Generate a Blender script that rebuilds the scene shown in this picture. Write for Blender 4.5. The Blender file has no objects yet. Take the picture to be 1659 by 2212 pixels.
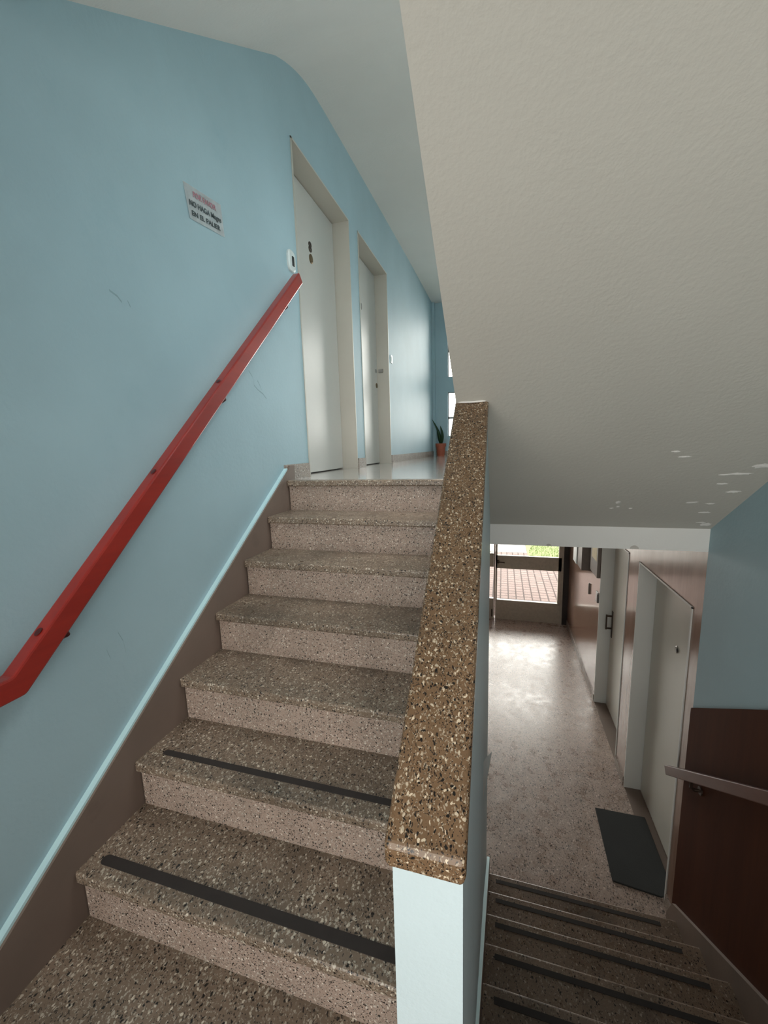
import bpy, bmesh, math, random
from mathutils import Vector, Matrix
random.seed(7)
S = bpy.context.scene
COL = S.collection

# ------------------------------------------------------------------ camera
cam_d = bpy.data.cameras.new('camera'); cam = bpy.data.objects.new('camera', cam_d); COL.objects.link(cam)
def rows(yaw, pit, rol):
    cy, sy, cp, sp, cr, sr = math.cos(yaw), math.sin(yaw), math.cos(pit), math.sin(pit), math.cos(rol), math.sin(rol)
    A = Matrix(((cy, -sy, 0), (sy, cy, 0), (0, 0, 1))); B = Matrix(((1, 0, 0), (0, cp, -sp), (0, sp, cp)))
    C = Matrix(((1, 0, 0), (0, 0, -1), (0, 1, 0))); D = Matrix(((cr, -sr, 0), (sr, cr, 0), (0, 0, 1)))
    return D @ C @ B @ A
M = rows(-0.28792, 0.15662, -0.02983)
cam.matrix_world = Matrix(((M[0][0], -M[1][0], -M[2][0], 0), (M[0][1], -M[1][1], -M[2][1], 0), (M[0][2], -M[1][2], -M[2][2], 0), (0, 0, 0, 1)))
cam_d.sensor_fit = 'HORIZONTAL'; cam_d.sensor_width = 36; cam_d.lens = 871.1 / 1659 * 36
cam_d.clip_start = 0.02; cam_d.clip_end = 200
S.camera = cam

# ------------------------------------------------------------------ world, daylight, exposure
w = bpy.data.worlds.new('overcast_sky'); S.world = w; w.use_nodes = True
bg = w.node_tree.nodes['Background']; bg.inputs[0].default_value = (1.0, 0.955, 0.91, 1); bg.inputs[1].default_value = 9.0
S.view_settings.view_transform = 'Standard'; S.view_settings.look = 'None'
S.view_settings.exposure = 0.38; S.view_settings.gamma = 1.0; S.view_settings.use_curve_mapping = False

def area(name, loc, rot, sx, sy, power, col=(1, 1, 1), portal=False):
    l = bpy.data.lights.new(name, 'AREA'); l.shape = 'RECTANGLE'; l.size = sx; l.size_y = sy
    l.energy = power; l.color = col
    if portal: l.cycles.is_portal = True
    o = bpy.data.objects.new(name, l); COL.objects.link(o); o.location = loc; o.rotation_euler = rot
    return o
PI = math.pi
# area lamps face -Z; rotate +90 about X -> faces +Y ; -90 -> faces -Y
area('portal_landing_window', (-0.1, -1.43, -0.2), (PI/2, 0, 0), 2.35, 2.25, 1, portal=True)
area('portal_corridor_window', (-0.02, 8.21, 1.27), (-PI/2, 0, 0), 2.05, 2.2, 1, portal=True)
area('portal_entrance', (0.1, 7.0, -1.75), (-PI/2, 0, 0), 2.6, 2.4, 1, portal=True)

# ------------------------------------------------------------------ node helpers
def newmat(name):
    m = bpy.data.materials.new(name); m.use_nodes = True
    nt = m.node_tree; b = nt.nodes['Principled BSDF']
    return m, nt, b
def N(nt, t, **k):
    n = nt.nodes.new(t)
    for a, v in k.items(): setattr(n, a, v)
    return n
def tc(nt): return N(nt, 'ShaderNodeTexCoord').outputs['Object']
def noise(nt, vec, sc, det=4, rough=0.55):
    n = N(nt, 'ShaderNodeTexNoise'); n.inputs['Scale'].default_value = sc; n.inputs['Detail'].default_value = det
    n.inputs['Roughness'].default_value = rough; nt.links.new(vec, n.inputs['Vector']); return n
def mathn(nt, op, a, b=None, clamp=False):
    n = N(nt, 'ShaderNodeMath', operation=op); n.use_clamp = clamp
    for i, v in enumerate((a, b)):
        if v is None: continue
        if isinstance(v, (int, float)): n.inputs[i].default_value = v
        else: nt.links.new(v, n.inputs[i])
    return n.outputs[0]
def mix(nt, fac, a, b):
    n = N(nt, 'ShaderNodeMix', data_type='RGBA')
    for s, v in ((0, fac), (6, a), (7, b)):
        if isinstance(v, (int, float)): n.inputs[s].default_value = v
        elif isinstance(v, tuple): n.inputs[s].default_value = (*v, 1)
        else: nt.links.new(v, n.inputs[s])
    return n.outputs[2]
def mapr(nt, v, a, b, c=0.0, d=1.0):
    n = N(nt, 'ShaderNodeMapRange'); nt.links.new(v, n.inputs[0])
    for i, x in enumerate((a, b, c, d)): n.inputs[i+1].default_value = x
    return n.outputs[0]
def bump(nt, b, h, strength=0.2, dist=0.002):
    n = N(nt, 'ShaderNodeBump'); n.inputs['Strength'].default_value = strength; n.inputs['Distance'].default_value = dist
    nt.links.new(h, n.inputs['Height']); nt.links.new(n.outputs[0], b.inputs['Normal'])

def mat_paint(name, col, rough=0.6, var=0.06, bs=0.25, bscale=60, bd=0.002, spec=0.5, stain=0.0, stain_col=None):
    m, nt, b = newmat(name); v = tc(nt)
    n1 = noise(nt, v, 1.7, 4); c = mix(nt, mapr(nt, n1.outputs[0], .3, .7), tuple(x*(1-var) for x in col), tuple(min(1, x*(1+var)) for x in col))
    if stain:
        n2 = noise(nt, v, 3.1, 6, .65); f = mathn(nt, 'MULTIPLY', mapr(nt, n2.outputs[0], .62, .75), stain)
        c = mix(nt, f, c, stain_col)
    nt.links.new(c, b.inputs['Base Color']); b.inputs['Roughness'].default_value = rough
    b.inputs['Specular IOR Level'].default_value = spec
    n3 = noise(nt, v, bscale, 3); bump(nt, b, n3.outputs[0], bs, bd)
    return m

def mat_terrazzo(name, base, base2, light, dark, sc=85, wl=.16, wd=.07, rough=.35, dirt=.35, dirt_col=(.05, .04, .03), stretch=.75):
    m, nt, b = newmat(name); v = tc(nt)
    mp0 = N(nt, 'ShaderNodeMapping'); nt.links.new(v, mp0.inputs[0]); mp0.inputs['Scale'].default_value = (1, stretch, 1); mp0.inputs['Rotation'].default_value = (0, 0, .5); v0 = v
    warp = noise(nt, v, 90, 2)
    vm = N(nt, 'ShaderNodeVectorMath', operation='SCALE'); nt.links.new(warp.outputs['Color'], vm.inputs[0]); vm.inputs['Scale'].default_value = 0.012
    va = N(nt, 'ShaderNodeVectorMath', operation='ADD'); nt.links.new(mp0.outputs[0], va.inputs[0]); nt.links.new(vm.outputs[0], va.inputs[1])
    vv = va.outputs[0]
    nb = noise(nt, v, 9, 5, .6)
    c = mix(nt, mapr(nt, nb.outputs[0], .3, .7), base, base2)
    fine = noise(nt, v, 260, 2); c = mix(nt, mapr(nt, fine.outputs[0], .52, .72, 0, .45), c, tuple(x*.5 for x in base))
    def chips(scale, prob, lo, col, c, size=.42, amt=1.0):
        vo = N(nt, 'ShaderNodeTexVoronoi'); vo.inputs['Scale'].default_value = scale; nt.links.new(vv, vo.inputs['Vector'])
        sp = N(nt, 'ShaderNodeSeparateColor'); nt.links.new(vo.outputs['Color'], sp.inputs[0])
        a = mathn(nt, 'GREATER_THAN', sp.outputs[0], 1-prob); d = mapr(nt, vo.outputs['Distance'], size, size+.08, 1, 0)
        f = mathn(nt, 'MULTIPLY', a, d); f = mathn(nt, 'MULTIPLY', f, amt)
        tint = mix(nt, sp.outputs[1], tuple(x*.62 for x in col), col)
        return mix(nt, f, c, tint)
    c = chips(sc*1.9, wl*1.6, 0, tuple(x*.8 for x in light), c, .45, .7)
    c = chips(sc*2.1, wd*1.3, 0, dark, c, .45, .9)
    c = chips(sc, wl, 0, light, c, .40)
    c = chips(sc*1.07, wd, 0, dark, c, .38)
    nd = noise(nt, v, 2.3, 5, .6); c = mix(nt, mapr(nt, nd.outputs[0], .5, .72, 0, dirt), c, dirt_col)
    nt.links.new(c, b.inputs['Base Color'])
    nr = noise(nt, v, 12, 3); nt.links.new(mapr(nt, nr.outputs[0], .3, .7, rough*.75, rough*1.35), b.inputs['Roughness'])
    bump(nt, b, fine.outputs[0], .12, .001)
    return m

def mat_plain(name, col, rough=.5, metal=0, spec=.5):
    m, nt, b = newmat(name); v = tc(nt); n = noise(nt, v, 25, 3)
    nt.links.new(mix(nt, mapr(nt, n.outputs[0], .3, .7), tuple(x*.9 for x in col), tuple(min(1, x*1.08) for x in col)), b.inputs['Base Color'])
    b.inputs['Roughness'].default_value = rough; b.inputs['Metallic'].default_value = metal; b.inputs['Specular IOR Level'].default_value = spec
    return m

def mat_wood(name, a, c2, rough=.2, axis='Z', sc=5, coat=0.5):
    m, nt, b = newmat(name); v = tc(nt)
    mp = N(nt, 'ShaderNodeMapping'); nt.links.new(v, mp.inputs[0]); s = [sc*3, sc*3, sc*3]; s['XYZ'.index(axis)] = sc*.25; mp.inputs['Scale'].default_value = s
    n = noise(nt, mp.outputs[0], 1.0, 6, .6); n2 = noise(nt, mp.outputs[0], 6.0, 4, .6)
    f = mathn(nt, 'ADD', mapr(nt, n.outputs[0], .3, .7, 0, .7), mapr(nt, n2.outputs[0], .3, .7, 0, .3))
    nt.links.new(mix(nt, f, a, c2), b.inputs['Base Color'])
    b.inputs['Roughness'].default_value = rough; b.inputs['Coat Weight'].default_value = coat; b.inputs['Coat Roughness'].default_value = .12
    bump(nt, b, n2.outputs[0], .06, .001)
    return m

BLUE = mat_paint('pale_blue_wall_paint', (.345, .485, .54), .58, .05, .35, 45, .003, .45, .25, (.25, .41, .475))
BLUE_LT = mat_paint('light_blue_parapet_paint', (.60, .725, .77), .5, .04, .5, 90, .003)
BLUE_EDGE = mat_paint('pale_blue_ledge_paint', (.50, .72, .76), .5)
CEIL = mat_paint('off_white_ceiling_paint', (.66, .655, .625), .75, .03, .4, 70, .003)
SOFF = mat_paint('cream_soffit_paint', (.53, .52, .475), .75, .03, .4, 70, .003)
BEAM = mat_paint('white_beam_paint', (.74, .745, .73), .6, .03, .4, 90, .003)
FLAKE = mat_paint('flaked_plaster', (.84, .83, .80), .9, .08, .9, 60, .004)
TERR = mat_terrazzo('speckled_terrazzo_tread', (.255, .190, .140), (.185, .138, .100), (.70, .63, .52), (.012, .011, .010), 125, .21, .13, .34, .5)
TERR_R_LIT = mat_terrazzo('window_lit_terrazzo_riser', (.42, .32, .265), (.35, .268, .22), (.72, .65, .57), (.03, .026, .022), 140, .17, .15, .5, .25, (.13, .10, .08))  # same terrazzo as the treads, window light on the risers put into its colour
TERR_C = mat_terrazzo('warm_terrazzo_coping', (.215, .130, .070), (.16, .098, .054), (.74, .62, .46), (.015, .012, .010), 185, .17, .18, .25, .3, (.05, .04, .03), .55)
TERR_H = mat_terrazzo('entrance_hall_terrazzo', (.50, .385, .325), (.40, .31, .26), (.74, .62, .56), (.07, .055, .05), 85, .24, .19, .30, .22, (.20, .15, .12))
TERR_U = mat_terrazzo('polished_landing_terrazzo', (.42, .40, .37), (.36, .345, .32), (.62, .60, .57), (.20, .19, .17), 90, .12, .05, .09, .2, (.3, .28, .26))
SKIRT = mat_paint('worn_brown_grey_skirting', (.18, .135, .11), .5, .15, .3, 40, .002, .5, .6, (.10, .072, .058))
SKIRT_L = mat_terrazzo('terrazzo_baseboard', (.34, .28, .235), (.28, .23, .195), (.6, .55, .5), (.08, .07, .06), 110, .2, .1, .4, .3, (.2, .16, .13))
TERR_H.node_tree.nodes['Principled BSDF'].inputs['Specular IOR Level'].default_value = 1.0
TERR_D = mat_terrazzo('worn_brown_terrazzo', (.26, .185, .135), (.19, .135, .10), (.46, .38, .30), (.02, .015, .012), 120, .14, .09, .30, .6)
DOORW = mat_paint('grey_white_door_enamel', (.56, .55, .515), .33, .03, .12, 25, .002)
FRAMEW = mat_paint('aged_cream_frame_enamel', (.50, .475, .42), .4, .05, .2, 30, .002)
DOORG = mat_paint('pale_enamel_hall_door', (.60, .59, .53), .3, .03, .1, 25, .002)
FRAMEG = mat_paint('white_enamel_hall_frame', (.66, .67, .65), .35, .03, .15, 30, .002)
RED = mat_wood('red_lacquered_wood', (.22, .014, .009), (.34, .024, .014), .32, 'Y', 3, .25)
REDK = mat_plain('dark_red_knot', (.06, .008, .008), .4)
BRKT = mat_plain('dark_red_painted_metal', (.07, .012, .012), .4, .3)
DADO = mat_wood('dark_brown_wood_panelling', (.048, .012, .004), (.072, .020, .007), .6, 'Z', 4, .0)
DADO.node_tree.nodes['Principled BSDF'].inputs['Specular IOR Level'].default_value = .15
VENEER = mat_wood('glossy_walnut_veneer', (.20, .115, .08), (.33, .20, .145), .24, 'Z', 4, .45)
DKBROWN = mat_plain('black_brown', (.018, .012, .010), .4)
STRIP = mat_plain('black_rubber_grip_strip', (.030, .024, .022), .75)
RAILB = mat_wood('dark_brown_lacquered_wood', (.075, .022, .014), (.11, .036, .022), .3, 'Y', 3, .25)
PAPER = mat_plain('white_paper', (.80, .84, .86), .7)
THIN = bpy.data.materials.new('thin_backlit_paper'); THIN.use_nodes = True
_n = THIN.node_tree; _o = _n.nodes['Material Output']; _b = _n.nodes['Principled BSDF']; _b.inputs['Base Color'].default_value = (.85, .85, .84, 1); _b.inputs['Roughness'].default_value = .7
_t = N(_n, 'ShaderNodeBsdfTranslucent'); _t.inputs[0].default_value = (.9, .88, .86, 1); _x = N(_n, 'ShaderNodeMixShader'); _x.inputs[0].default_value = .55
_n.links.new(_b.outputs[0], _x.inputs[1]); _n.links.new(_t.outputs[0], _x.inputs[2]); _n.links.new(_x.outputs[0], _o.inputs[0])
INK = mat_plain('black_marker_ink', (.05, .07, .08), .6)
REDINK = mat_plain('faded_red_marker_ink', (.42, .20, .24), .6)
MATG = mat_paint('charcoal_mat_fibre', (.035, .038, .038), .95, .2, .9, 400, .004)
TERRA = mat_plain('terracotta_plastic', (.42, .105, .055), .5)
SOIL = mat_plain('dark_soil', (.03, .02, .015), .9)
LEAF = mat_plain('dark_green_leaf', (.045, .10, .045), .4)
WHITEP = mat_plain('white_plastic', (.62, .68, .68), .35)
BLACKP = mat_plain('black_plastic', (.012, .012, .012), .3)
BRASS = mat_plain('old_brass', (.22, .16, .09), .35, .8)
STEEL = mat_plain('dull_grey_metal', (.35, .34, .32), .35, .8)
BRONZE = mat_plain('dark_bronze', (.06, .04, .03), .35, .7)
ALU = mat_plain('cream_painted_aluminium', (.47, .43, .36), .45)
WINF = mat_plain('grey_window_frame', (.35, .36, .36), .5)
GREYB = mat_plain('grey_box_enamel', (.20, .17, .15), .4)
YPAP = mat_plain('pale_yellow_paper', (.72, .62, .40), .7)
def glass(name='clear_window_glass', tint=(.95, .97, .96)):
    m = bpy.data.materials.new(name); m.use_nodes = True; nt = m.node_tree; nt.nodes.clear()
    o = N(nt, 'ShaderNodeOutputMaterial'); t = N(nt, 'ShaderNodeBsdfTransparent'); g = N(nt, 'ShaderNodeBsdfGlossy'); g.inputs['Roughness'].default_value = .02
    f = N(nt, 'ShaderNodeFresnel'); f.inputs[0].default_value = 1.45; x = N(nt, 'ShaderNodeMixShader')
    t.inputs[0].default_value = (*tint, 1)
    nt.links.new(f.outputs[0], x.inputs[0]); nt.links.new(t.outputs[0], x.inputs[1]); nt.links.new(g.outputs[0], x.inputs[2]); nt.links.new(x.outputs[0], o.inputs[0])
    return m
GLASS = glass(); GLASS_G = glass('light_dimming_landing_glass', (.64, .64, .63))  # tint on the unseen landing panes added only to dim their daylight
def mat_paving():
    m, nt, b = newmat('pink_block_paving'); v = tc(nt)
    br = N(nt, 'ShaderNodeTexBrick'); br.offset = .0; br.inputs['Scale'].default_value = 1.0
    br.inputs['Brick Width'].default_value = .15; br.inputs['Row Height'].default_value = .15; br.inputs['Mortar Size'].default_value = .013
    br.inputs['Color1'].default_value = (.125, .092, .084, 1); br.inputs['Color2'].default_value = (.100, .075, .069, 1); br.inputs['Mortar'].default_value = (.035, .026, .024, 1)
    nt.links.new(v, br.inputs['Vector']); n = noise(nt, v, 3.5, 6, .7)
    c = mix(nt, mapr(nt, n.outputs[0], .6, .68, 0, .85), br.outputs['Color'], (.125, .105, .098))
    nt.links.new(c, b.inputs['Base Color']); b.inputs['Roughness'].default_value = .8; b.inputs['Specular IOR Level'].default_value = .08
    return m
PAVE = mat_paving()
GRASS = mat_plain('bright_green_grass', (.062, .085, .012), .8)
HEDGE = mat_plain('hedge_green', (.10, .18, .05), .8)
CONC = mat_plain('pale_render', (.55, .52, .48), .8)
ROAD = mat_plain('pale_road_surface', (.14, .13, .12), .8)

# ------------------------------------------------------------------ mesh helpers
def link(name, bm, mat, parent=None, smooth=False, loc=(0, 0, 0)):
    me = bpy.data.meshes.new(name); bmesh.ops.recalc_face_normals(bm, faces=bm.faces); bm.to_mesh(me); bm.free()
    me.materials.append(mat)
    if smooth:
        for p in me.polygons: p.use_smooth = True
    o = bpy.data.objects.new(name, me); COL.objects.link(o); o.location = loc
    if parent is not None: o.parent = parent
    return o
def add_box(bm, x0, x1, y0, y1, z0, z1):
    vs = [bm.verts.new((x, y, z)) for x in (x0, x1) for y in (y0, y1) for z in (z0, z1)]
    for f in ((0, 1, 3, 2), (4, 6, 7, 5), (0, 4, 5, 1), (2, 3, 7, 6), (0, 2, 6, 4), (1, 5, 7, 3)): bm.faces.new([vs[i] for i in f])
    return vs
def bev(bm, w, seg=2):
    bmesh.ops.bevel(bm, geom=list(bm.edges), offset=w, segments=seg, affect='EDGES', profile=.5)
def box(name, x0, x1, y0, y1, z0, z1, mat, parent=None, bevel=0, seg=2):
    bm = bmesh.new(); add_box(bm, x0, x1, y0, y1, z0, z1)
    if bevel: bev(bm, bevel, seg)
    return link(name, bm, mat, parent)
def add_prism(bm, pts, axis, a, b):
    """polygon pts extruded along axis from a to b; pts in the two other axes (xyz order)"""
    def mk(p, t):
        return {'x': (t, p[0], p[1]), 'y': (p[0], t, p[1]), 'z': (p[0], p[1], t)}[axis]
    A = [bm.verts.new(mk(p, a)) for p in pts]; B = [bm.verts.new(mk(p, b)) for p in pts]
    bm.faces.new(A); bm.faces.new(B[::-1]); n = len(pts)
    for i in range(n): bm.faces.new((A[i], B[i], B[(i+1) % n], A[(i+1) % n]))
def prism(name, pts, axis, a, b, mat, parent=None, bevel=0):
    bm = bmesh.new(); add_prism(bm, pts, axis, a, b)
    if bevel: bev(bm, bevel)
    return link(name, bm, mat, parent)
def tube(bm, pts, r, n=12, cap=True):
    pts = [Vector(p) for p in pts]; rings = []
    up = Vector((.13, .22, 1)).normalized()
    for i, p in enumerate(pts):
        d = (pts[min(i+1, len(pts)-1)] - pts[max(i-1, 0)]).normalized(); u = d.cross(up).normalized(); v = d.cross(u)
        rr = r[i] if isinstance(r, (list, tuple)) else r
        rings.append([bm.verts.new(p + u*rr*math.cos(2*PI*k/n) + v*rr*math.sin(2*PI*k/n)) for k in range(n)])
    for a, b in zip(rings, rings[1:]):
        for k in range(n): bm.faces.new((a[k], a[(k+1) % n], b[(k+1) % n], b[k]))
    if cap: bm.faces.new(rings[0][::-1]); bm.faces.new(rings[-1])
def lathe(bm, c, prof, n=28):
    rings = [[bm.verts.new((c[0]+r*math.cos(2*PI*k/n), c[1]+r*math.sin(2*PI*k/n), c[2]+z)) for k in range(n)] for r, z in prof]
    for a, b in zip(rings, rings[1:]):
        for k in range(n): bm.faces.new((a[k], a[(k+1) % n], b[(k+1) % n], b[k]))
    bm.faces.new(rings[0][::-1]); bm.faces.new(rings[-1])
def empty(name, loc=(0, 0, 0)):
    o = bpy.data.objects.new(name, None); COL.objects.link(o); o.location = loc; o.empty_display_size = .1
    return o
def thing(name, label, cat, loc=(0, 0, 0), group=None):
    o = empty(name, loc); return tag(o, label, cat, group)
def tag(o, label, cat, group=None, kind=None):
    o['label'] = label; o['category'] = cat
    if group: o['group'] = group
    if kind: o['kind'] = kind
    return o
def struct(o, label=None, cat=None):
    o['kind'] = 'structure'
    if label: o['label'] = label
    if cat: o['category'] = cat
    return o
def root(name, loc=(0, 0, 0)): return empty(name, loc)
def text_mesh(name, s, size, mat, parent, origin, right, up, extr=.0006, width=None, bold=.0, shear=0):
    cu = bpy.data.curves.new(name+'_curve', 'FONT'); cu.body = s; cu.size = size; cu.extrude = extr; cu.offset = bold; cu.shear = shear
    to = bpy.data.objects.new(name+'_tmp', cu); COL.objects.link(to)
    bpy.context.view_layer.update()
    me = bpy.data.meshes.new_from_object(to.evaluated_get(bpy.context.evaluated_depsgraph_get()))
    bpy.data.objects.remove(to); bpy.data.curves.remove(cu)
    if width:
        xs = [v.co.x for v in me.vertices]; k = width/(max(xs)-min(xs)); x0 = min(xs)
        for v in me.vertices: v.co.x = (v.co.x-x0)*k
    R = Vector(right); U = Vector(up); Nn = R.cross(U).normalized(); O = Vector(origin)
    for v in me.vertices: v.co = O + R*v.co.x + U*v.co.y + Nn*v.co.z
    me.materials.clear(); me.materials.append(mat); me.name = name
    o = bpy.data.objects.new(name, me); COL.objects.link(o)
    if parent: o.parent = parent
    return o

# ------------------------------------------------------------------ key dimensions (metres, camera at the origin)
XL = -1.309; XR = 1.045; XH = 1.06           # left wall, right stair wall, hall side wall
ZU = -.18; ZL = -1.485; ZH = -2.97           # upper floor, half landing, entrance hall floor
YL0 = .752; DY = .245                        # up flight: lowest nosing, tread going
RU = (ZU-ZL)/7
YTOP = YL0+6*DY                              # 2.222
YD = .51; DT = .2615; RD = (ZL-ZH)/8         # down flight: landing edge, tread going, riser
YB = 2.45                                    # beam face

# ------------------------------------------------------------------ walls
def wall_with_openings(name, x0, x1, y0, y1, z0, z1, ops, mat, label):
    """wall slab parallel to the y axis with door openings (y0,y1,top) that start at z0"""
    bm = bmesh.new(); ys = y0
    for a, b, t in ops:
        add_box(bm, x0, x1, ys, a, z0, z1); add_box(bm, x0, x1, a, b, t, z1); ys = b
    add_box(bm, x0, x1, ys, y1, z0, z1)
    return struct(link(name, bm, mat), label)
D1 = (2.60, 3.585, 1.940); D2 = (3.83, 4.785, 1.962)
wall_with_openings('wall_left', XL-.30, XL, YTOP, 8.0, ZU, 2.95, [D1, D2], BLUE, 'pale blue wall of the upper corridor with two doors')
box_l = box('wall_left', XL-.30, XL, -1.3, YTOP, -1.8, 2.95, BLUE); struct(box_l, 'pale blue wall beside the rising flight')
# hall side wall, wood veneer, with two door openings
A = (2.60, 3.53, -.955); B = (3.825, 4.755, -.955)
wall_with_openings('wall_right', XH, XH+.30, YB, 6.95, ZH, -.40, [A, B], VENEER, 'brown veneer panelled wall of the entrance hall')
struct(box('wall_right', XR, XR+.20, -1.3, YB, ZH-.1, 2.6, BLUE), 'pale blue wall beside the descending flight')
# dark dado on the right stair wall: follows the flight
def dz(y): return -1.478+.66*(2.44-y)
dado_pts = [(YB-.004, ZH), (YB-.004, dz(YB)), (.6, dz(.6)), (-1.2, dz(.6)), (-1.2, ZL), (.4, ZL), (1.0, ZH)]
struct(prism('wall_right_dado', dado_pts, 'x', XR-.012, XR+.01, DADO), 'dark brown panelling on the lower right stair wall')
struct(box('wall_back', XL-.3, XR+.2, -1.42, -1.3, ZL-.3, -1.28, BLUE), 'blue wall behind the half landing')
struct(box('wall_back', XL-.3, -1.27, -1.42, -1.3, -1.28, 1.2, BLUE))
struct(box('wall_back', .98, XR+.2, -1.42, -1.3, -1.28, 1.2, BLUE))
struct(box('wall_back', -1.27, .98, -1.42, -1.3, .85, 1.2, BLUE))
wf = struct(root('window_1')); bm = bmesh.new()
for a in ((-1.27, .98, -1.28, -1.23), (-1.27, .98, .80, .85), (-1.27, -1.22, -1.23, .80), (.93, .98, -1.23, .80), (-.17, -.12, -1.23, .80)):
    add_box(bm, a[0], a[1], -1.40, -1.35, a[2], a[3])
link('window_frame', bm, WINF, wf); box('pane', -1.22, .93, -1.38, -1.374, -1.23, .80, GLASS_G, wf)
# corridor: back wall with the two-part window, right wall
WX0, WX1 = -1.03, 1.0
bm = bmesh.new()
add_box(bm, XL, WX0, 8.0, 8.2, ZU, 2.95); add_box(bm, WX1, XR, 8.0, 8.2, ZU, 2.95)
add_box(bm, WX0, WX1, 8.0, 8.2, ZU, .19); add_box(bm, WX0, WX1, 8.0, 8.2, 1.02, 1.30); add_box(bm, WX0, WX1, 8.0, 8.2, 2.35, 2.95)
struct(link('wall_far', bm, BLUE), 'deep blue end wall of the upper corridor')
struct(box('trim_1', XL, XL+.05, 7.93, 8.0, ZU, 2.75, BLUE), 'narrow pilaster in the corridor corner')
for n, (z0, z1, zb) in enumerate(((.19, 1.02, .545), (1.30, 2.35, 1.78))):
    wr = struct(root('window_%d' % (n+2)), 'bright corridor window, %s of the two in the end wall' % ('lower' if n == 0 else 'upper'))
    bm = bmesh.new(); t = .014
    for a in ((WX0, WX1, z0, z0+t), (WX0, WX1, z1-t, z1), (WX0, WX0+t, z0, z1), (WX1-t, WX1, z0, z1), (WX0, WX1, zb-.02, zb+.02), (-.26, -.22, z0, z1)):
        add_box(bm, a[0], a[1], 8.05, 8.09, a[2], a[3])
    link('window_frame', bm, WINF, wr); box('pane', WX0+t, WX1-t, 8.065, 8.070, z0+t, z1-t, GLASS, wr)
struct(box('wall_right', XR, XR+.2, YB, 8.2, ZU-.2, 2.95, BLUE), 'blue right-hand wall of the upper corridor')
# corridor ceiling (profile slightly coved near the stair) and soffit over the rising flight
prof = [(2.47, 2.28), (2.60, 2.345), (2.75, 2.405), (2.92, 2.448), (3.2, 2.475), (4.34, 2.526), (6.2, 2.60), (8.2, 2.645)]
def cm(p, n=6):
    out = []
    for i in range(len(p)-1):
        a, b, c, d = p[max(i-1, 0)], p[i], p[i+1], p[min(i+2, len(p)-1)]
        for k in range(n):
            t = k/n; m1 = (c[1]-a[1])/(c[0]-a[0])*(c[0]-b[0]); m2 = (d[1]-b[1])/(d[0]-b[0])*(c[0]-b[0])
            out.append((b[0]+(c[0]-b[0])*t, (2*t**3-3*t*t+1)*b[1]+(t**3-2*t*t+t)*m1+(-2*t**3+3*t*t)*c[1]+(t**3-t*t)*m2))
    return out+[p[-1]]
prof = cm(prof)
struct(prism('ceiling', prof + [(8.2, 2.95), (2.47, 2.95)], 'x', XL-.1, XR+.05, CEIL), 'grey white ceiling of the upper corridor')
def zs(y): return 2.28-.675*(2.47-y)
struct(prism('ceiling', [(2.47, 2.28), (2.47, 2.95), (.80, 2.95), (.80, zs(.80))], 'x', XL-.1, -.166, CEIL), 'sloping pale soffit above the rising flight')
struct(box('ceiling', XL-.3, XR+.2, -1.42, .80, zs(.80), zs(.80)+.2, CEIL), 'underside of the next half landing')
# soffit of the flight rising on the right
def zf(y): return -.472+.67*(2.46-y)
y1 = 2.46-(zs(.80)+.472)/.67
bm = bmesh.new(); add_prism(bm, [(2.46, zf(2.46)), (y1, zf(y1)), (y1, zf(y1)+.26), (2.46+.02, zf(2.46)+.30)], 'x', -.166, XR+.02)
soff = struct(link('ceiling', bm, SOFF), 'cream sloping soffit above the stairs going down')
# flaked plaster patches on the soffit, part of it
def patch(cx, cy, sx, sy, seed, n=18):
    rnd = random.Random(seed); bm = bmesh.new(); vs = []; h = .0035
    for k in range(n):
        a = 2*PI*k/n; r = .6+.4*rnd.random(); x = cx+sx*r*math.cos(a); y = cy+sy*r*math.sin(a); vs.append(bm.verts.new((x, y, zf(y)-h*.2)))
    c = bm.verts.new((cx, cy, zf(cy)-h))
    for k in range(n): bm.faces.new((vs[k], vs[(k+1) % n], c))
    return link('flaked_plaster_patch', bm, FLAKE, soff)
for i, (x, y, sx, sy) in enumerate(((.544, 2.195, .012, .018), (.555, 2.235, .010, .009), (.53, 2.25, .012, .006), (.615, 2.25, .010, .008), (.851, 2.19, .030, .010), (.640, 1.822, .018, .007), (.682, 1.855, .028, .007),
        (.918, 1.97, .055, .010), (.975, 1.92, .05, .018), (.985, 1.84, .05, .028), (.895, 2.04, .028, .007), (.925, 2.20, .022, .008), (.94, 2.28, .03, .010), (.97, 2.38, .03, .008), (1.00, 2.40, .03, .02), (.965, 2.10, .03, .012), (.87, 1.975, .03, .006))):
    patch(x, y, sx, sy, i)
# beam at the foot of the soffit (edge of the upper floor slab)
bm = bmesh.new(); add_box(bm, -.066, XR, YB, YB+.22, -.588, -.40)
beam = struct(link('trim_2', bm, BEAM), 'white beam across the opening to the entrance hall')
# floors
struct(box('floor', XL-.30, XR, YTOP+.30, 8.0, ZU-.22, ZU, TERR_U), 'polished pale terrazzo floor of the upper corridor')
struct(box('floor', XL, -.16, YTOP+.06, YTOP+.30, ZU-.22, ZU, TERR_U), 'polished pale terrazzo at the head of the stairs')
struct(box('floor', XL, XR, -1.3, .50, ZL-.15, ZL, TERR), 'speckled terrazzo half landing')
struct(box('floor', XL, -.16, .50, YL0+.06, ZL-.15, ZL, TERR), 'speckled terrazzo at the foot of the rising flight')
struct(box('floor', XL-.2, XH+.30, 2.30, 7.0, ZH-.12, ZH, TERR_H), 'speckled pinkish terrazzo floor of the entrance hall')
struct(box('ceiling', XL-.2, XH+.02, YB+.22, 7.0, -.50, -.40, CEIL), 'ceiling of the entrance hall')
struct(box('wall_left', XL-.2, XL-.05, YB, 7.0, ZH, -.40, VENEER), 'left wall of the entrance hall')
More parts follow.
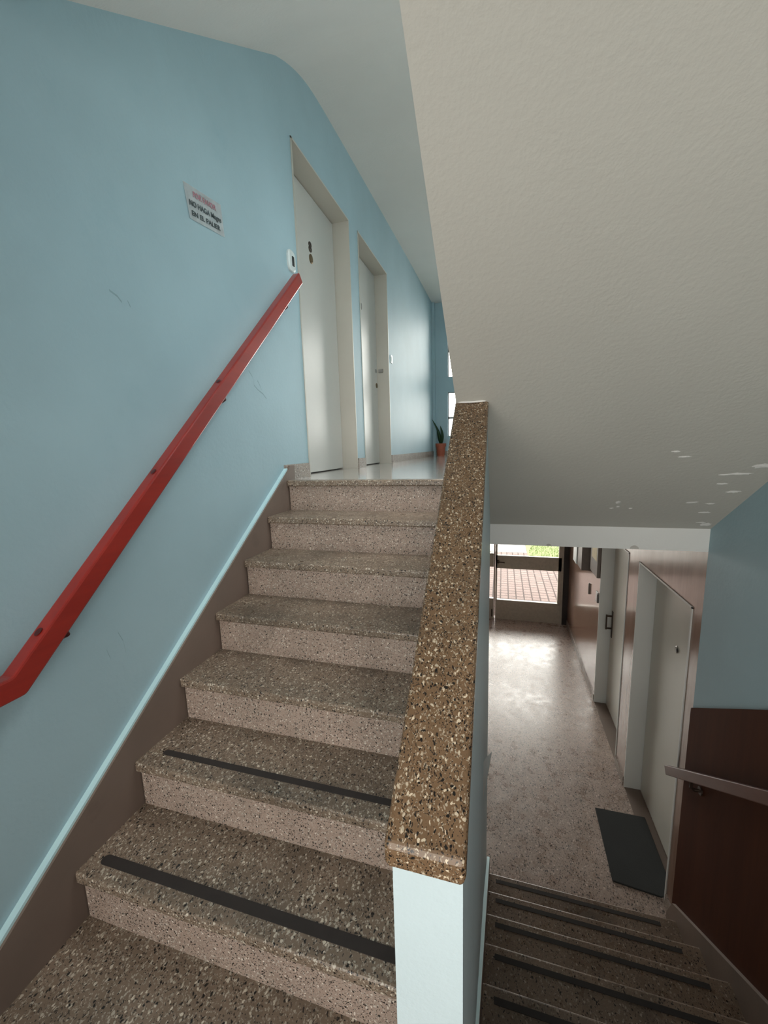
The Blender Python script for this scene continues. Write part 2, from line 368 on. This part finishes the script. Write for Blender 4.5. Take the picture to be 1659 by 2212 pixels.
struct(box('wall_left', XL-.1, -.17, YB-.05, YB, ZH, ZU-.2, BLUE), 'wall under the rising flight')

# baseboards
struct(box('baseboard_left', XL-.002, XL+.014, YTOP+.03, D1[0]-.02, ZU, ZU+.095, SKIRT_L))
struct(box('baseboard_left', XL-.002, XL+.014, D1[1]+.02, D2[0]-.02, ZU, ZU+.095, SKIRT_L))
struct(box('baseboard_left', XL-.002, XL+.014, D2[1]+.02, 7.93, ZU, ZU+.095, SKIRT_L))
struct(box('baseboard_far', XL+.05, XR, 7.986, 8.0, ZU, ZU+.095, SKIRT_L))
struct(box('baseboard_right', XH-.012, XH+.002, YB, A[0]-.02, ZH, ZH+.08, SKIRT_L))
struct(box('baseboard_right', XH-.012, XH+.002, A[1]+.02, B[0]-.02, ZH, ZH+.08, SKIRT_L))
struct(box('baseboard_right', XH-.012, XH+.002, B[1]+.02, 6.85, ZH, ZH+.08, SKIRT_L))

# ------------------------------------------------------------------ upper doors
def side_door(n, x, sgn, op, z0, mf, ml, label, rec=.14):
    """door in a wall parallel to y; x = wall face, sgn = direction into the wall"""
    a, b, t = op; r = struct(root('door_%d' % n, (x, a, z0)), label)
    r.location = (0, 0, 0)
    bm = bmesh.new(); f0 = x-sgn*.006; f1 = x+sgn*(rec+.04)
    lo, hi = min(f0, f1), max(f0, f1); w_ = .012
    add_box(bm, lo, hi, a-w_*.6, a+w_*.4, z0, t+w_*.4); add_box(bm, lo, hi, b-w_*.4, b+w_*.6, z0, t+w_*.4); add_box(bm, lo, hi, a-w_*.6, b+w_*.6, t-w_*.4, t+w_*.6)
    # rebate stops behind which the leaf closes
    xs_ = x+sgn*(rec-.012); xe = x+sgn*rec
    frame = link('door_frame', bm, mf, r)
    bm = bmesh.new(); xa, xb = x+sgn*rec, x+sgn*(rec+.04); add_box(bm, min(xa, xb), max(xa, xb), a+w_*.4+.006, b-w_*.4-.006, z0+.008, t-w_*.4-.006); bev(bm, .002, 1)
    leaf = link('door_leaf', bm, ml, r)
    bm = bmesh.new(); add_box(bm, min(xb, xb+sgn*.01), max(xb, xb+sgn*.01), a, b, z0, t); link('gap_shade_board', bm, DKBROWN, r)  # added dark board: gives the leaf gaps their shade and stops light leaks
    return r, leaf, x+sgn*rec
d1, leaf1, xl1 = side_door(1, XL, -1, D1, ZU, FRAMEW, DOORW, 'pale grey door at the stair head bearing a dark figure 8')
text_mesh('door_number', '8', .098, BRONZE, leaf1, (xl1+.001, 3.075, 1.512), (0, 1, 0), (0, 0, 1), .003, .050, .003)
def disc(name, c, ry, rz, th, mat, parent, n=24, axis='x', sgn=1):
    bm = bmesh.new(); add = []
    for t, k in ((0, 1.0), (th*.6, 1.0), (th, .75)):
        add.append([bm.verts.new((c[0]+sgn*t, c[1]+ry*k*math.cos(2*PI*i/n), c[2]+rz*k*math.sin(2*PI*i/n))) for i in range(n)])
    for p, q in zip(add, add[1:]):
        for i in range(n): bm.faces.new((p[i], p[(i+1) % n], q[(i+1) % n], q[i]))
    bm.faces.new(add[0]); bm.faces.new(add[-1][::-1])
    return link(name, bm, mat, parent, smooth=False)
disc('peephole', (xl1+.0005, 3.105, 1.462), .030, .034, .008, BRASS, leaf1)
d2, leaf2, xl2 = side_door(2, XL, -1, D2, ZU, FRAMEW, DOORW, 'second pale door along the corridor, with worn lock edge')
disc('peephole', (xl2+.0005, 4.275, 1.475), .016, .034, .006, STEEL, leaf2)
disc('lock', (xl2+.0005, 4.725, .90), .022, .022, .008, STEEL, leaf2)
disc('lock', (xl2+.0005, 4.735, .735), .028, .028, .010, BRASS, leaf2)
bm = bmesh.new(); add_box(bm, xl2+.02, xl2+.075, 4.7695, 4.7755, .885, .925); link('strike_plate', bm, STEEL, d2)

# hall doors
dA, leafA, xA = side_door(3, XH, 1, A, ZH, FRAMEG, DOORG, 'pale hall door nearest the stairs, with a mat before it', .12)
dB, leafB, xB = side_door(4, XH, 1, B, ZH, FRAMEG, DOORG, 'pale hall door further along, with a bronze pull handle', .12)
disc('peephole', (xA-.0005, 3.065, -1.437), .022, .026, .007, STEEL, leafA, sgn=-1)
disc('peephole', (xA-.006, 3.045, -1.432), .010, .014, .005, BLACKP, leafA, sgn=-1)
bm = bmesh.new(); hy = 4.69
add_box(bm, xB-.006, xB, hy-.018, hy+.018, -2.13, -1.83); add_box(bm, xB-.062, xB-.004, hy-.007, hy+.007, -1.895, -1.880); add_box(bm, xB-.062, xB-.004, hy-.007, hy+.007, -2.035, -2.020)
add_box(bm, xB-.066, xB-.052, hy-.008, hy+.008, -2.040, -1.875); link('door_handle', bm, BRONZE, leafB)

# ------------------------------------------------------------------ entrance front at the end of the hall
YE = 6.87
bm = bmesh.new(); add_box(bm, .975, XH+.02, YE-.02, YE+.16, ZH, -.45)  # near-black upright filling the space between door and side wall
struct(link('trim_3', bm, DKBROWN), 'near-black upright strip beside the entrance door')
dE = struct(root('door_5'), 'glazed entrance door in cream metal frame')
bm = bmesh.new(); x0, x1 = -.088, .945
for a in ((x0, x1, ZH+.002, -2.635), (x0, x1, -2.065, -1.840), (x0, x1, -.86, -.78), (x0, x0+.028, -2.65, -.8), (x1-.045, x1, -2.65, -.8)):
    add_box(bm, a[0], a[1], YE, YE+.045, a[2], a[3])
add_box(bm, x0+.02, x1-.04, YE-.006, YE+.05, -2.640, -2.622)
leafE = link('door_leaf', bm, ALU, dE)
box('glass_pane', x0+.02, x1-.04, YE+.020, YE+.026, -2.64, -2.06, GLASS, leafE); box('glass_pane', x0+.02, x1-.04, YE+.020, YE+.026, -1.845, -.85, GLASS, leafE)
bm = bmesh.new(); tube(bm, [(-.045, YE, -1.945), (-.045, YE-.05, -1.945)], .022, 14); tube(bm, [(-.045, YE-.045, -1.945), (.06, YE-.045, -1.952)], .009, 10); link('door_handle', bm, BRONZE, leafE)
bm = bmesh.new()
for a in ((-.115, -.092, ZH, -.78), (.948, .976, ZH, -.45), (-1.3, .976, -.78, -.72)): add_box(bm, a[0], a[1], YE-.01, YE+.06, a[2], a[3])
link('door_frame', bm, ALU, dE)
wS = struct(root('window_4'), 'glazed side panel left of the entrance door')
bm = bmesh.new(); 
for a in ((-1.30, -.117, ZH, -2.61), (-1.30, -.117, -2.045, -1.81), (-1.30, -1.26, -2.61, -.78), (-.70, -.65, -2.61, -.78)): add_box(bm, a[0], a[1], YE, YE+.045, a[2], a[3])
link('window_frame', bm, ALU, wS); box('pane', -1.26, -.117, YE+.02, YE+.026, -2.6, -.79, GLASS, wS)
struct(box('wall_far', XL-.2, XH+.3, YE+.0, YE+.2, -.72, -.40, CONC), 'wall above the entrance door')
# slim bolt housing low on the side panel
bm = bmesh.new(); add_box(bm, -.150, -.130, YE-.02, YE, -2.93, -2.80); link('floor_bolt', bm, BRONZE, wS)

# ------------------------------------------------------------------ outside
struct(box('ground_paving', -9, 9, 7.0, 11.6, ZH-.15, ZH-.03, PAVE), 'pinkish block paving outside the entrance')
bm = bmesh.new(); rnd = random.Random(3)
for k in range(5200):
    x = rnd.uniform(-1.5, 4.5); y = rnd.uniform(11.25, 13.6)
    if x < .70+(y-11.25)*.12: continue
    h = rnd.uniform(.03, .07); a = rnd.random()*PI; dx, dy = .008*math.cos(a), .008*math.sin(a); z = ZH-.03
    v = [bm.verts.new(p) for p in ((x-dx, y-dy, z), (x+dx, y+dy, z), (x+rnd.uniform(-.02, .02), y+rnd.uniform(-.02, .02), z+h))]; bm.faces.new(v)
tag(link('lawn_grass', bm, GRASS), 'short bright green grass beyond the paving', 'grass', kind='stuff')
struct(box('ground_lawn', .70, 9, 11.25, 19, ZH-.10, ZH-.028, GRASS), 'green lawn beyond the paving')
struct(box('ground_road', -9, 9, 11.6, 30, ZH-.16, ZH-.05, ROAD), 'pale ground beyond the paving')

# ------------------------------------------------------------------ the rising flight
st = thing('staircase', 'speckled terrazzo flight climbing from the half landing to the corridor', 'staircase')
XS0, XS1 = XL+.030, -.1625
for i in range(7):
    y = YL0+i*DY; z = ZL+(i+1)*RU
    yb = y+DY+.03 if i < 6 else y+.065
    bm = bmesh.new(); add_box(bm, XS0, XS1, y, yb, z-.036, z); 
    es = [e for e in bm.edges if all(abs(v.co.y-y) < 1e-5 for v in e.verts)]
    bmesh.ops.bevel(bm, geom=es, offset=.009, segments=3, affect='EDGES', profile=.5)
    t = link('tread', bm, TERR, st)
    box('riser', XS0+.004, XS1, y+.022, y+.05, z-RU, z-.034, TERR_R_LIT, st)
    if i < 2:
        sx0, w_ = ((-1.235, .016), (-1.215, .012))[i]
        bm = bmesh.new(); yc = y+(.062, .075)[i]; n = 10; pts = []
        for k in range(n+1): a = PI/2+PI*k/n; pts.append((sx0+w_+w_*math.cos(a), yc+w_*math.sin(a)))
        pts += [(XS1, yc-w_), (XS1, yc+w_)]
        add_prism(bm, pts, 'z', z-.001, z+.0018); link('grip_strip', bm, STRIP, t)
# carcass behind the risers (keeps light out)
cp = [(YL0+.05, ZL), ]
for i in range(7):
    y = YL0+i*DY+.045; z = ZL+(i+1)*RU-.036; cp += [(y, cp[-1][1]), (y, z)]
cp += [(YTOP+.12, ZU-.036), (YTOP+.12, ZU-.45), (YL0+.3, ZL-.15), (YL0+.05, ZL-.15)]
prism('stair_slab', cp, 'x', XS0, XS1, SKIRT, st)
# raking skirting on the left wall
def zk(y): return -1.305+.70*(y-.556)
kp = [(-1.25, ZL+.10), (.39, ZL+.10), (.45, zk(.45)), (2.26, zk(2.26)), (2.275, ZU+.090), (2.33, ZU+.090), (2.33, ZU-.1), (2.30, ZU-.35), (.95, ZL-.05), (-1.25, ZL-.05)]
prism('skirting', kp, 'x', XL-.002, XS0, SKIRT, st)
bm = bmesh.new(); ep = [(.45, zk(.45)), (2.255, zk(2.255)), (2.255, zk(2.255)+.011), (.45, zk(.45)+.011)]
add_prism(bm, ep, 'x', XL-.002, XS0-.008); link('skirting_ledge', bm, BLUE_EDGE, st)

# ------------------------------------------------------------------ parapet with coping
pr = thing('parapet', 'light blue parapet wall with speckled terrazzo coping between the two flights', 'parapet')
def zc(y): return -.607+.757*(y-.52)          # top of coping
YP1 = 1.535
bm = bmesh.new()
def wr_(y): return -.0485-.009*(y-.53)        # right face, very slightly out of square
def quadcol(y, z0, z1): return [(-.161, y, z0), (wr_(y), y, z0), (wr_(y), y, z1), (-.161, y, z1)]
secs = [(.532, ZL-.6, zc(.532)-.045), (.9, ZH, zc(.9)-.045), (YP1+.02, ZH, zc(YP1)-.03), (YB, ZH, zf(YB)+.02), (YB+.03, ZH, -.42)]
rings = [[bm.verts.new(p) for p in quadcol(*s)] for s in secs]
for a, b_ in zip(rings, rings[1:]):
    for k in range(4): bm.faces.new((a[k], a[(k+1) % 4], b_[(k+1) % 4], b_[k]))
bm.faces.new(rings[0][::-1]); bm.faces.new(rings[-1])
link('wall', bm, BLUE_LT, pr)
bm = bmesh.new(); yc0 = .514; T = .042
def ccol(y, ye=0): return [(-.170, y, zc(y)-T), (-.0425-.009*(y-.52), y, zc(y)-T), (-.0425-.009*(y-.52), y, zc(y)), (-.170, y, zc(y))]
r0 = [bm.verts.new(p) for p in ccol(yc0)]; r1 = [bm.verts.new(p) for p in ccol(YP1+.05)]
for k in range(4): bm.faces.new((r0[k], r0[(k+1) % 4], r1[(k+1) % 4], r1[k]))
bm.faces.new(r0[::-1]); bm.faces.new(r1)
es = [e for e in bm.edges if not all(v.co.y > YP1 for v in e.verts)]
bmesh.ops.bevel(bm, geom=es, offset=.009, segments=4, affect='EDGES', profile=.5)
cop = link('coping', bm, TERR_C, pr, smooth=False)
# plaster fillet where the coping meets the soffit
bm = bmesh.new(); pts = []
for k in range(13):
    t = k/12; x = -.165+.112*t; y = YP1-.004-.014*math.sin(PI*t)**.6; pts.append((x, y, zc(y)+.003+.004*math.sin(PI*t)))
tube(bm, pts, .0035, 8); link('plaster_fillet', bm, FLAKE, pr)
# skirting of the descending flight along the parapet wall
def zn(y): return ZH+RD+(YD+7*DT-y)*RD/DT     # nosing line of the descending flight
sk = [(.53, zn(.53)-.25), (.53, zn(.53)+.085), (2.40, zn(2.40)+.085), (YB+.03, ZH+.09), (YB+.03, ZH), (2.0, ZH)]
dn = thing('staircase', 'darker terrazzo flight going down to the entrance hall, five worn grip strips showing', 'staircase')
prism('skirting', sk, 'x', -.060, -.0420, SKIRT, dn)
bm = bmesh.new(); add_prism(bm, [(.53, zn(.53)+.085), (2.40, zn(2.40)+.085), (2.40, zn(2.40)+.093), (.53, zn(.53)+.093)], 'x', -.060, -.0430); link('skirting_ledge', bm, BLUE_EDGE, dn)
sk2 = [(-1.25, ZL), (-1.25, ZL+.10), (.45, ZL+.10), (.55, zn(.55)+.085), (2.40, zn(2.40)+.085), (YB+.01, ZH+.09), (YB+.01, ZH), (1.0, ZH)]
prism('skirting', sk2, 'x', XR-.030, XR+.002, SKIRT, dn)
for i in range(8):
    y = YD+i*DT; z = ZL-i*RD                 # nosing at y, tread reaches back towards the camera
    if i > 0: yb = y-DT-.03
    else: yb = y-.05
    bm = bmesh.new(); add_box(bm, -.060, XR-.012, yb, y, z-.036, z)
    es = [e for e in bm.edges if all(abs(v.co.y-y) < 1e-5 for v in e.verts)]
    bmesh.ops.bevel(bm, geom=es, offset=.009, segments=3, affect='EDGES', profile=.5)
    t = link('tread', bm, TERR_D, dn)
    box('riser', -.060, XR-.012, y-.05, y-.022, z-RD, z-.034, TERR_R_LIT, dn)
    if i > 0:
        bm = bmesh.new(); add_box(bm, .0, XR-.12, y-.056, y-.034, z-.001, z+.0018); link('grip_strip', bm, STRIP, t)

# ------------------------------------------------------------------ handrails
def rail(name, pts, w_, h_, x, mat, parent, bevel=.006):
    """rectangular rail swept in the y-z plane"""
    bm = bmesh.new(); rings = []; n = len(pts)
    for i, p in enumerate(pts):
        a = Vector(pts[max(i-1, 0)]); b_ = Vector(pts[min(i+1, n-1)]); d1_ = (Vector(p)-a).normalized() if i else (b_-Vector(p)).normalized(); d2_ = (b_-Vector(p)).normalized() if i < n-1 else d1_
        t = (d1_+d2_).normalized(); nn = Vector((-t[1], t[0])); k = 1/max(.5, nn.dot(Vector((-d1_[1], d1_[0]))))
        rings.append([bm.verts.new((x+sx*w_/2, p[0]+nn[0]*sy*h_/2*k, p[1]+nn[1]*sy*h_/2*k)) for sx, sy in ((-1, -1), (1, -1), (1, 1), (-1, 1))])
    for a, b_ in zip(rings, rings[1:]):
        for k in range(4): bm.faces.new((a[k], a[(k+1) % 4], b_[(k+1) % 4], b_[k]))
    bm.faces.new(rings[0][::-1]); bm.faces.new(rings[-1]); bev(bm, bevel, 2)
    return link(name, bm, mat, parent)
hr = thing('handrail', 'bright red wooden handrail climbing the pale blue left wall', 'handrail')
xr = -1.232
def rz(y): return -.590+.925*(y-.665)
r_ = rail('rail', [(.10, -.590), (.665, -.590), (2.44, rz(2.44))], .046, .062, xr, RED, hr)
for y in (.80, 1.62, 2.26):
    z = rz(y)-.045
    bm = bmesh.new(); tube(bm, [(xr+.004, y, z+.015), (xr+.002, y+.01, z-.006), (xr-.012, y+.012, z-.012), (XL-.002, y+.012, z-.012)], .009, 10)
    tube(bm, [(XL-.001, y+.012, z-.012), (XL+.004, y+.012, z-.012)], .014, 14); link('bracket', bm, BRKT, hr)
for y in (.74, 1.19, 1.60):
    z = rz(y)+.0455
    bm = bmesh.new(); n = 14; c = bm.verts.new((xr, y, z+.0006)); vs = [bm.verts.new((xr+.010*math.cos(2*PI*k/n), y+.012*math.sin(2*PI*k/n)*.74, z+.012*math.sin(2*PI*k/n)*.68)) for k in range(n)]
    for k in range(n): bm.faces.new((vs[k], vs[(k+1) % n], c))
    link('knot', bm, REDK, r_)
hr2 = thing('handrail', 'dark brown handrail on the brown panelled right wall', 'handrail')
def rz2(y): return -1.955+.722*(2.52-y)
rail('rail', [(2.52, rz2(2.52)), (.9, rz2(.9))], .045, .052, .985, RAILB, hr2, .004)
for y in (2.25, 1.35):
    bm = bmesh.new(); z = rz2(y)-.03
    tube(bm, [(.985, y, z), (.985, y, z-.035), (1.0, y, z-.045), (XR-.011, y, z-.045)], .008, 10); tube(bm, [(XR-.013, y, z-.045), (XR-.020, y, z-.045)], .022, 14); link('bracket', bm, BRONZE, hr2)

# ------------------------------------------------------------------ small things
# paper notice on the left wall
pn = thing('paper_notice', 'white handwritten paper notice stuck on the blue wall above the red handrail', 'notice')
P = [(1.586, 1.135), (1.831, 1.167), (1.838, 1.028), (1.607, 1.001)]
bm = bmesh.new(); nx, nz = 10, 6; grid = []
for j in range(nz+1):
    row = []
    for i in range(nx+1):
        u, v = i/nx, j/nz; y = (P[0][0]*(1-u)+P[1][0]*u)*(1-v)+(P[3][0]*(1-u)+P[2][0]*u)*v; z = (P[0][1]*(1-u)+P[1][1]*u)*(1-v)+(P[3][1]*(1-u)+P[2][1]*u)*v
        lift = .0015+.006*(max(0, abs(u-.5)-.4)*10)**2*v*.6+.003*v*math.sin(u*PI)
        row.append((XL+lift, y, z))
    grid.append(row)
V = [[bm.verts.new(p) for p in r] for r in grid]
for j in range(nz):
    for i in range(nx): bm.faces.new((V[j][i], V[j][i+1], V[j+1][i+1], V[j+1][i]))
bmesh.ops.solidify(bm, geom=list(bm.faces), thickness=.0004)
link('sheet', bm, PAPER, pn)
rt = Vector((0, .245, .030)).normalized(); upv = Vector((0, -.06, 1)).normalized()
for s, y, z, wd, sz, mt in (('POR FAVOR', 1.640, 1.101, .150, .030, REDINK), ('NO HAGA Mugre', 1.612, 1.057, .210, .030, INK), ('EN EL PALIER', 1.622, 1.020, .190, .028, INK)):
    text_mesh('lettering', s, sz, mt, pn, (XL+.0050, y, z), rt, upv, .0004, wd, .0006)
# door bell
db = thing('doorbell', 'white rounded doorbell plate with black button left of the door numbered 8', 'doorbell')
bm = bmesh.new(); cy, cz = 2.500, 1.185; n = 28; r0 = []; 
for t, k in ((0, 1), (.012, 1), (.018, .82)):
    r0.append([bm.verts.new((XL+t, cy+.046*k*math.copysign(abs(math.cos(2*PI*i/n))**.6, math.cos(2*PI*i/n)), cz+.062*k*math.copysign(abs(math.sin(2*PI*i/n))**.6, math.sin(2*PI*i/n)))) for i in range(n)])
for p, q in zip(r0, r0[1:]):
    for i in range(n): bm.faces.new((p[i], p[(i+1) % n], q[(i+1) % n], q[i]))
bm.faces.new(r0[-1]); link('plate', bm, WHITEP, db)
box('button', XL+.016, XL+.022, cy-.010, cy+.016, cz-.032, cz+.026, BLACKP, db, .003)
# small white switch past the second door
sw = thing('light_switch', 'small white switch on the blue wall just past the second door', 'switch')
box('plate', XL, XL+.010, 4.87, 4.95, 1.01, 1.10, WHITEP, sw, .002); box('rocker', XL+.009, XL+.014, 4.89, 4.93, 1.025, 1.085, WHITEP, sw, .002)
# scuffs on the left wall and filled patches on the beam
SCUFF = mat_plain('scuffed_blue_paint', (.25, .36, .40), .7)
for i, pts in enumerate((((1.955, .43), (1.985, .405), (1.995, .36), (2.03, .34), (2.075, .325), (2.11, .30)), ((2.03, .39), (2.05, .37), (2.065, .345)), ((1.17, .565), (1.20, .555), (1.215, .54)), ((1.24, .553), (1.25, .535)), ((1.03, -.62), (1.045, -.66), (1.05, -.71)), ((.98, -.66), (.99, -.70)))):
    bm = bmesh.new(); w2 = .0035; top = [bm.verts.new((XL+.0006, y, z+w2)) for y, z in pts]; bot = [bm.verts.new((XL+.0006, y, z-w2)) for y, z in pts]
    for k in range(len(pts)-1): bm.faces.new((top[k], top[k+1], bot[k+1], bot[k]))
    link('scuff_mark', bm, SCUFF, box_l)
for x, r1 in ((.263, .014), (.701, .022)):
    bm = bmesh.new(); vs = [bm.verts.new((x+r1*math.cos(PI*k/10), YB-.0015, -.586+r1*.9*math.sin(PI*k/10))) for k in range(11)]; bm.faces.new(vs)
    link('filled_patch', bm, mat_plain('grey_filler', (.50, .48, .45), .8), beam)
# potted plant at the far end
pp = thing('potted_plant', 'small potted plant with long upright leaves by the corridor end wall', 'plant')
pc = (-1.150, 7.875, ZU)
bm = bmesh.new(); lathe(bm, pc, [(.068, .0), (.090, .18), (.100, .18), (.103, .24), (.095, .24), (.090, .215), (.02, .21)]); link('pot', bm, TERRA, pp)
bm = bmesh.new(); lathe(bm, (pc[0], pc[1], pc[2]+.205), [(.089, 0), (.089, .008), (.03, .012)], 20); link('soil', bm, SOIL, pp)
def leaf(base, tip, bend, w_, nseg=10):
    bm = bmesh.new(); b0, t0 = Vector(base), Vector(tip); prev = None; bd = Vector(bend)
    for i in range(nseg+1):
        t = i/nseg; c = b0.lerp(t0, t)+bd*math.sin(PI*t); ww = w_*math.sin(PI*min(1, .12+t*.88))**.7*(1-.2*t)
        d = Vector((.8, .6, 0)).normalized(); cur = (bm.verts.new(c-d*ww), bm.verts.new(c+Vector((0, .004, 0))), bm.verts.new(c+d*ww))
        if prev:
            bm.faces.new((prev[0], prev[1], cur[1], cur[0])); bm.faces.new((prev[1], prev[2], cur[2], cur[1]))
        prev = cur
    bmesh.ops.solidify(bm, geom=list(bm.faces), thickness=.002)
    return link('leaf', bm, LEAF, pp, True)
bx, by, bz = pc[0], pc[1], pc[2]+.22
leaf((bx, by, bz), (bx-.17, by-.05, bz+.50), (.05, 0, -.02), .030)
leaf((bx+.01, by, bz), (bx-.01, by, bz+.36), (.03, 0, 0), .034)
leaf((bx-.01, by, bz), (bx-.07, by-.02, bz+.27), (.0, 0, 0), .022)
# doormat
bm = bmesh.new(); add_prism(bm, [(.765, 2.645), (1.045, 2.615), (1.13, 2.66), (1.13, 3.235), (.772, 3.235)], 'z', ZH, ZH+.012); bev(bm, .003, 1)
tag(link('doormat', bm, MATG), 'charcoal doormat on the terrazzo in front of the nearest hall door', 'doormat')
# mailbox, notice frame and pull plates on the hall wall
mb = thing('mailbox', 'grey wall box with a bright white edge near the entrance door', 'mailbox')
box('body', XH-.10, XH, 5.33, 5.86, -1.575, -.95, GREYB, mb, .004); box('lid', XH-.112, XH-.10, 5.62, 5.86, -1.58, -.95, WHITEP, mb, .003)
nb_ = thing('notice_board', 'framed board with pale yellow sheet on the veneer wall before the far hall door', 'board')
box('board', XH-.035, XH, 4.80, 5.16, -1.50, -.85, GREYB, nb_, .004); box('sheet', XH-.037, XH-.034, 4.84, 5.09, -1.32, -.90, YPAP, nb_)
bm = bmesh.new(); add_box(bm, XH-.018, XH, 5.28, 5.30, -1.86, -1.72); bev(bm, .002, 1)
tag(link('wall_hook', bm, STEEL), 'small metal hook on the veneer wall below the grey box', 'hook')
ob = thing('wall_socket', 'small pale socket plate on the veneer wall beside the far hall door', 'socket')
box('plate', XH-.012, XH, 4.83, 4.91, -1.80, -1.68, WHITEP, ob, .002); box('socket_face', XH-.018, XH-.011, 4.80, 4.83, -1.79, -1.69, BRONZE, ob, .002)
# white paper low on the parapet's hall side, curling off the wall
bm = bmesh.new(); g = []
for j in range(9):
    v = j/8; row = []
    for i in range(7):
        u = i/6; y = 1.52+.13*u; z = -1.285-.05*u-(.175+.03*u)*v
        row.append(bm.verts.new((wr_(y)+.0012+.032*u**1.3*(1-v)**.8, y, z)))
    g.append(row)
for j in range(8):
    for i in range(6): bm.faces.new((g[j][i], g[j][i+1], g[j+1][i+1], g[j+1][i]))
tag(link('paper_sheet', bm, THIN), 'small white paper curling off the stair-going-down side of the blue parapet wall', 'paper')
# worn thresholds of the hall doors, lying on the hall floor
for (a, b_, t_), r in ((A, dA), (B, dB)):
    box('threshold', XH-.001, XH+.118, a+.006, b_-.006, ZH-.001, ZH+.004, SKIRT, r)
